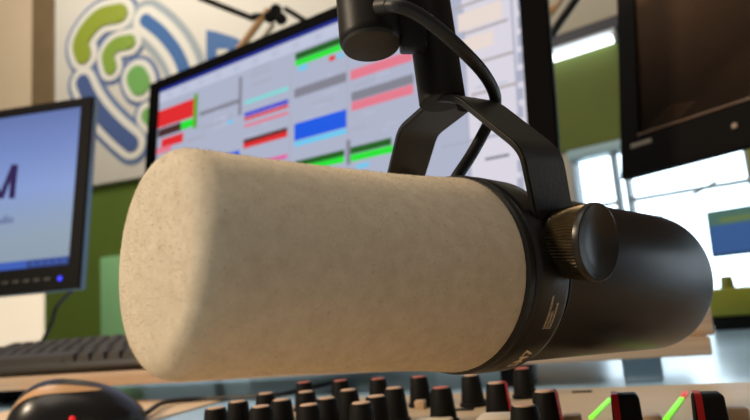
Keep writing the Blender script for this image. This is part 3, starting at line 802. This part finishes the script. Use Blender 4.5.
place_text(bm, 'SM7', .0060, on_band(.0180*S+.0012, a0), bold=.00012, align='CENTER')
obj('lettering', bm, print_ink, mic, False)
# body shell
RBo = .0381
body_metal = mat('body_enamel', (20, 20, 21), .34, noise_amt=.06, noise_scale=200, spec=.5)
obj('body_shell', L([(.0285, .034), (.0285, .0378), (.0292, RBo), (.1590, RBo), (.1618, .0378), (.1632, .0370), (.1638, .0360), (.1636, .034), (.160, .033), (.160, 0)], 128), body_metal, mic)
obj('body_seam', L([(.030, RBo), (.030, RBo+.0004), (.0312, RBo+.0004), (.0312, RBo)], 128), rubber, mic)
# lower connector block just visible under the body rear
# yoke
yp = cv(.57624189, -.20254226, -.79178401); yn = cv(.12808367, .9792141, -.1572715); yax = cv(.80718019, -.01078818, .59020654)
lam = -.463
yo = MC+MA*(.03141919*S)+MU*(-.00535664*S)+MV*(.02431479*S)
yu = yn*cos(lam)+yax*sin(lam)
W, Wt, h1, h2, yw, kl = .0379*S, .0062*S, .0392*S, .0573*S, .024*S, .0167*S
def bend(path, rad, n=6):
    out = [path[0]]
    for a_, b2_, c2_ in zip(path, path[1:], path[2:]):
        a_, b2_, c2_ = V(a_), V(b2_), V(c2_)
        d1 = (a_-b2_); d2 = (c2_-b2_); r_ = min(rad, d1.length*.45, d2.length*.45)
        p1 = b2_+d1.normalized()*r_; p2 = b2_+d2.normalized()*r_
        for k in range(n+1):
            t = k/n; out.append(tuple(p1*(1-t)**2+b2_*2*t*(1-t)+p2*t*t))
    out.append(path[-1]); return out
# the far arm reaches further out and down to its own pivot
core = bend([(W, 0), (W*.95, h1), (Wt, h2), (-Wt, h2), (-W*1.02, h1), (-W*1.76, 0)], .006*S)
st = []
hb = yw/2
dn = V((0, -1)); 
for k in range(10, 0, -1):
    t = k/10; st.append((W, -hb*t, hb*sqrt(max(0, 1-(t*.995)**2))))
st += [(q[0], q[1], hb) for q in core]
dl = V((-W*1.76-(-W), 0-h1)).normalized()
for k in range(1, 11):
    t = k/10; st.append((-W*1.76+dl.x*hb*t, dl.y*hb*t, hb*sqrt(max(0, 1-(t*.995)**2))))
th = .0024
bm = bmesh.new(); rings = []
for i, (q, h, w) in enumerate(st):
    a_ = V(st[max(i-1, 0)][:2]); c2_ = V(st[min(i+1, len(st)-1)][:2]); d = (c2_-a_).normalized(); n2 = V((d.y, -d.x))   # outward
    P0 = yo+yp*q+yu*h; N3 = (yp*n2.x+yu*n2.y)
    N3 = (N3-yax*N3.dot(yax)).normalized()
    rings.append([bm.verts.new(P0+yax*sx*w+N3*sz*th/2) for sx, sz in ((-1, -1), (1, -1), (1, 1), (-1, 1))])
for A, B_ in zip(rings, rings[1:]):
    for k in range(4): bm.faces.new((A[k], A[(k+1) % 4], B_[(k+1) % 4], B_[k]))
bm.faces.new(rings[0]); bm.faces.new(rings[-1])
bmesh.ops.recalc_face_normals(bm, faces=bm.faces[:])
sharp = [e_ for e_ in bm.edges if len(e_.link_faces) == 2 and e_.calc_face_angle(0) > radians(60)]
bmesh.ops.bevel(bm, geom=sharp, offset=.0005, segments=2, affect='EDGES')
yoke = obj('yoke', bm, yoke_metal, mic)
# worn paint on the front edge of the bends
bm = bmesh.new()
for i in range(13, 17):
    pass
Pw = []
for (q, h, w) in [s_ for s_ in st if s_[2] == hb]:
    Pw.append(yo+yp*q+yu*h-yax*(hb-.0001))
tube(bm, [p+(p-(yo+yu*h1*.4)).normalized()*th*.42 for p in Pw[2:12]], .00016, 6, 2)
obj('worn_edge', bm, worn, yoke)
# pivots, knurled thumb knob
Kz = (yo+yp*(W+th/2)-CP).dot(fw)-.0035; Kc = pt(561, 243, Kz)
kp = (yp+CR*.12+CU*.27).normalized(); kn1 = (yn-kp*yn.dot(kp)).normalized(); kn2 = kp.cross(kn1)
knob = None
kr = .0151*S
n_k = 140
kn = lambda s, r, k: r*(1.0 if (k % 2) else .94) if (.0012 < s < kl-.0022) else r
bm = lathe(bmesh.new(), [(0, 0), (0, kr*.86), (.0010, kr*.90), (.0016, kr*.92), (kl*.55, kr*.97), (kl-.0024, kr*.99), (kl-.0020, kr*1.0)], Kc, kp, kn1, kn2, n_k, rmod=kn)
knob = obj('thumb_knob', bm, knurl_metal, yoke)
bm = lathe(bmesh.new(), [(kl-.0020, kr*1.0), (kl-.0010, kr*1.0), (kl-.0002, kr*.985), (kl, kr*.955), (kl-.0004, kr*.90), (kl-.0022, kr*.6), (kl-.0030, kr*.3), (kl-.0032, 0)], Kc, kp, kn1, kn2, n_k)
obj('knob_face', bm, knob_face, yoke)
obj('pivot', cyl(bmesh.new(), yo+yp*(W-.006), yo+yp*(W+.001), .006*S, bev=.0004), black_metal, yoke)
obj('pivot', cyl(bmesh.new(), yo-yp*(W*1.76-.012), yo-yp*(W*1.76+.006), .006*S, bev=.0004), black_metal, yoke)
tp = yo+yu*(h2-th/2)-yax*0
obj('mount_screw', cyl(bmesh.new(), tp-yu*.0016, tp+yu*.001, .0048*S, bev=.0005), matte_black, yoke)

# ---- boom pole and joint above the yoke
pole_b = yo+yu*(h2+th/2)
zb = (pole_b-CP).dot(fw)
pb = pt(437.5, 101, zb)
pb = V(pb)+yax*.0022
ptop = pt(393, -230, zb+.035)
mic_arm = thing('boom_arm', 'thick black boom pole with round ended joint holding the microphone from above', 'boom arm', tuple(pole_b))
pr_ = 23.5*zb/640
bm = bmesh.new(); cyl(bm, pb-(ptop-pb).normalized()*.0004, ptop, pr_, pr_, 48, bev=.0003)
obj('pole', bm, arm_black, mic_arm)
zj = zb-.012
jb = pt(371.5, 48, zj); jr = 31.5*zj/640
jt = pt(352, -150, zj+.012)
jd = (jt-jb).normalized()
# lean the joint so its round end faces down and a little to the viewer
jt = jb+(CU*.95-CR*.085+fw*.30).normalized()*.09
jd = (jt-jb).normalized(); ju, jv = perp(jd)
obj('joint_cylinder', lathe(bmesh.new(), [(.0012, jr*.93), (.0022, jr*.99), (.0035, jr), (.09, jr), (.09, 0)], jb, jd, ju, jv, 64), arm_black, mic_arm)
obj('end_cap', lathe(bmesh.new(), [(0, 0), (0.0, jr*.82), (.0004, jr*.9), (.0014, jr*.945)], jb, jd, ju, jv, 64), mat('cap_brown', (30, 25, 18), .5), mic_arm)
zl = zj+.004
la = pt(405, 40, zl+.003); 
Mx = frame(la, CR, jd, jd.cross(CR)*-1)
obj('link_block', box(bmesh.new(), frame(pt(411, 24, zl), CR.normalized(), (CU*.99-CR*.1).normalized(), fw*-1), (-.0042, -.0085, -.006), (.0042, .02, .004), .0008), arm_black, mic_arm)
obj('bridge', cyl(bmesh.new(), jb+jd*.07, pb+(ptop-pb).normalized()*.105, .006, bev=.0006), arm_black, mic_arm)

# ---- microphone cable: loops from the joint down behind the yoke into the microphone
zc_ = zb
pts_ = [pt(383, 6, zj-.010), pt(397, 6, zj-.014), pt(414, 12, zj-.013), pt(436, 27, zj-.011), pt(462, 50, zj-.006), pt(484, 74, zj+.004), pt(495, 96, zj+.016), pt(493, 113, zj+.022), pt(483, 134, zj+.024), pt(470, 157, zj+.022), pt(455, 180, zj+.018), pt(448, 196, zj+.018)]
bm = bmesh.new(); tube(bm, pts_, 6.6*zj/640, 14)
tag(obj('microphone_cable', bm, cable_black), 'thick black cable curving from the boom joint down behind the yoke', 'cable')
obj_g = thing('cable_gland', 'small brassy fitting where the black cable leaves the boom joint', 'cable fitting', tuple(pt(385, 6, zj-.012)))
bm = bmesh.new(); a_ = pt(379, 7, zj-.0085); cyl(bm, a_, pt(390, 5, zj-.0125), (.0027), .0022, 20, bev=.0004)
obj('ring', bm, mat('gland_metal', (34, 29, 22), .5, .3), obj_g)

# ================================================================== LIGHT
def area(name, loc, aim, size, energy, color, sy=None):
    l = bpy.data.lights.new(name, 'AREA'); l.energy = energy; l.color = color[:3]; l.size = size
    if sy: l.shape = 'RECTANGLE'; l.size_y = sy
    o = bpy.data.objects.new(name, l); col.objects.link(o); o.location = loc
    d = V(aim)-V(loc); o.rotation_euler = d.to_track_quat('-Z', 'Y').to_euler(); return o
kl_pos = MC-MA*.95-MU*.58+MV*.50
area('warm_lamp', tuple(kl_pos), tuple(MC-MA*.06), .13, 12.5, srgb((255, 232, 202)))
area('overhead_fill', (-.3, -.2, 2.6), (-.1, .9, .8), 1.2, 12.5, srgb((255, 240, 222)))  # unseen fill light added overhead, no fixture modelled
area('rear_wall_fill', (-1.5, .9, 2.9), (-1.6, 2.2, 1.8), .9, 32, srgb((255, 246, 234)))  # unseen light added to brighten the back wall and board
w = bpy.data.worlds.new('world'); scene.world = w; w.use_nodes = True
bg = w.node_tree.nodes['Background']; bg.inputs['Color'].default_value = srgb((214, 204, 190)); bg.inputs['Strength'].default_value = .22
scene.view_settings.view_transform = 'Standard'; scene.view_settings.look = 'None'
scene.view_settings.exposure = 0
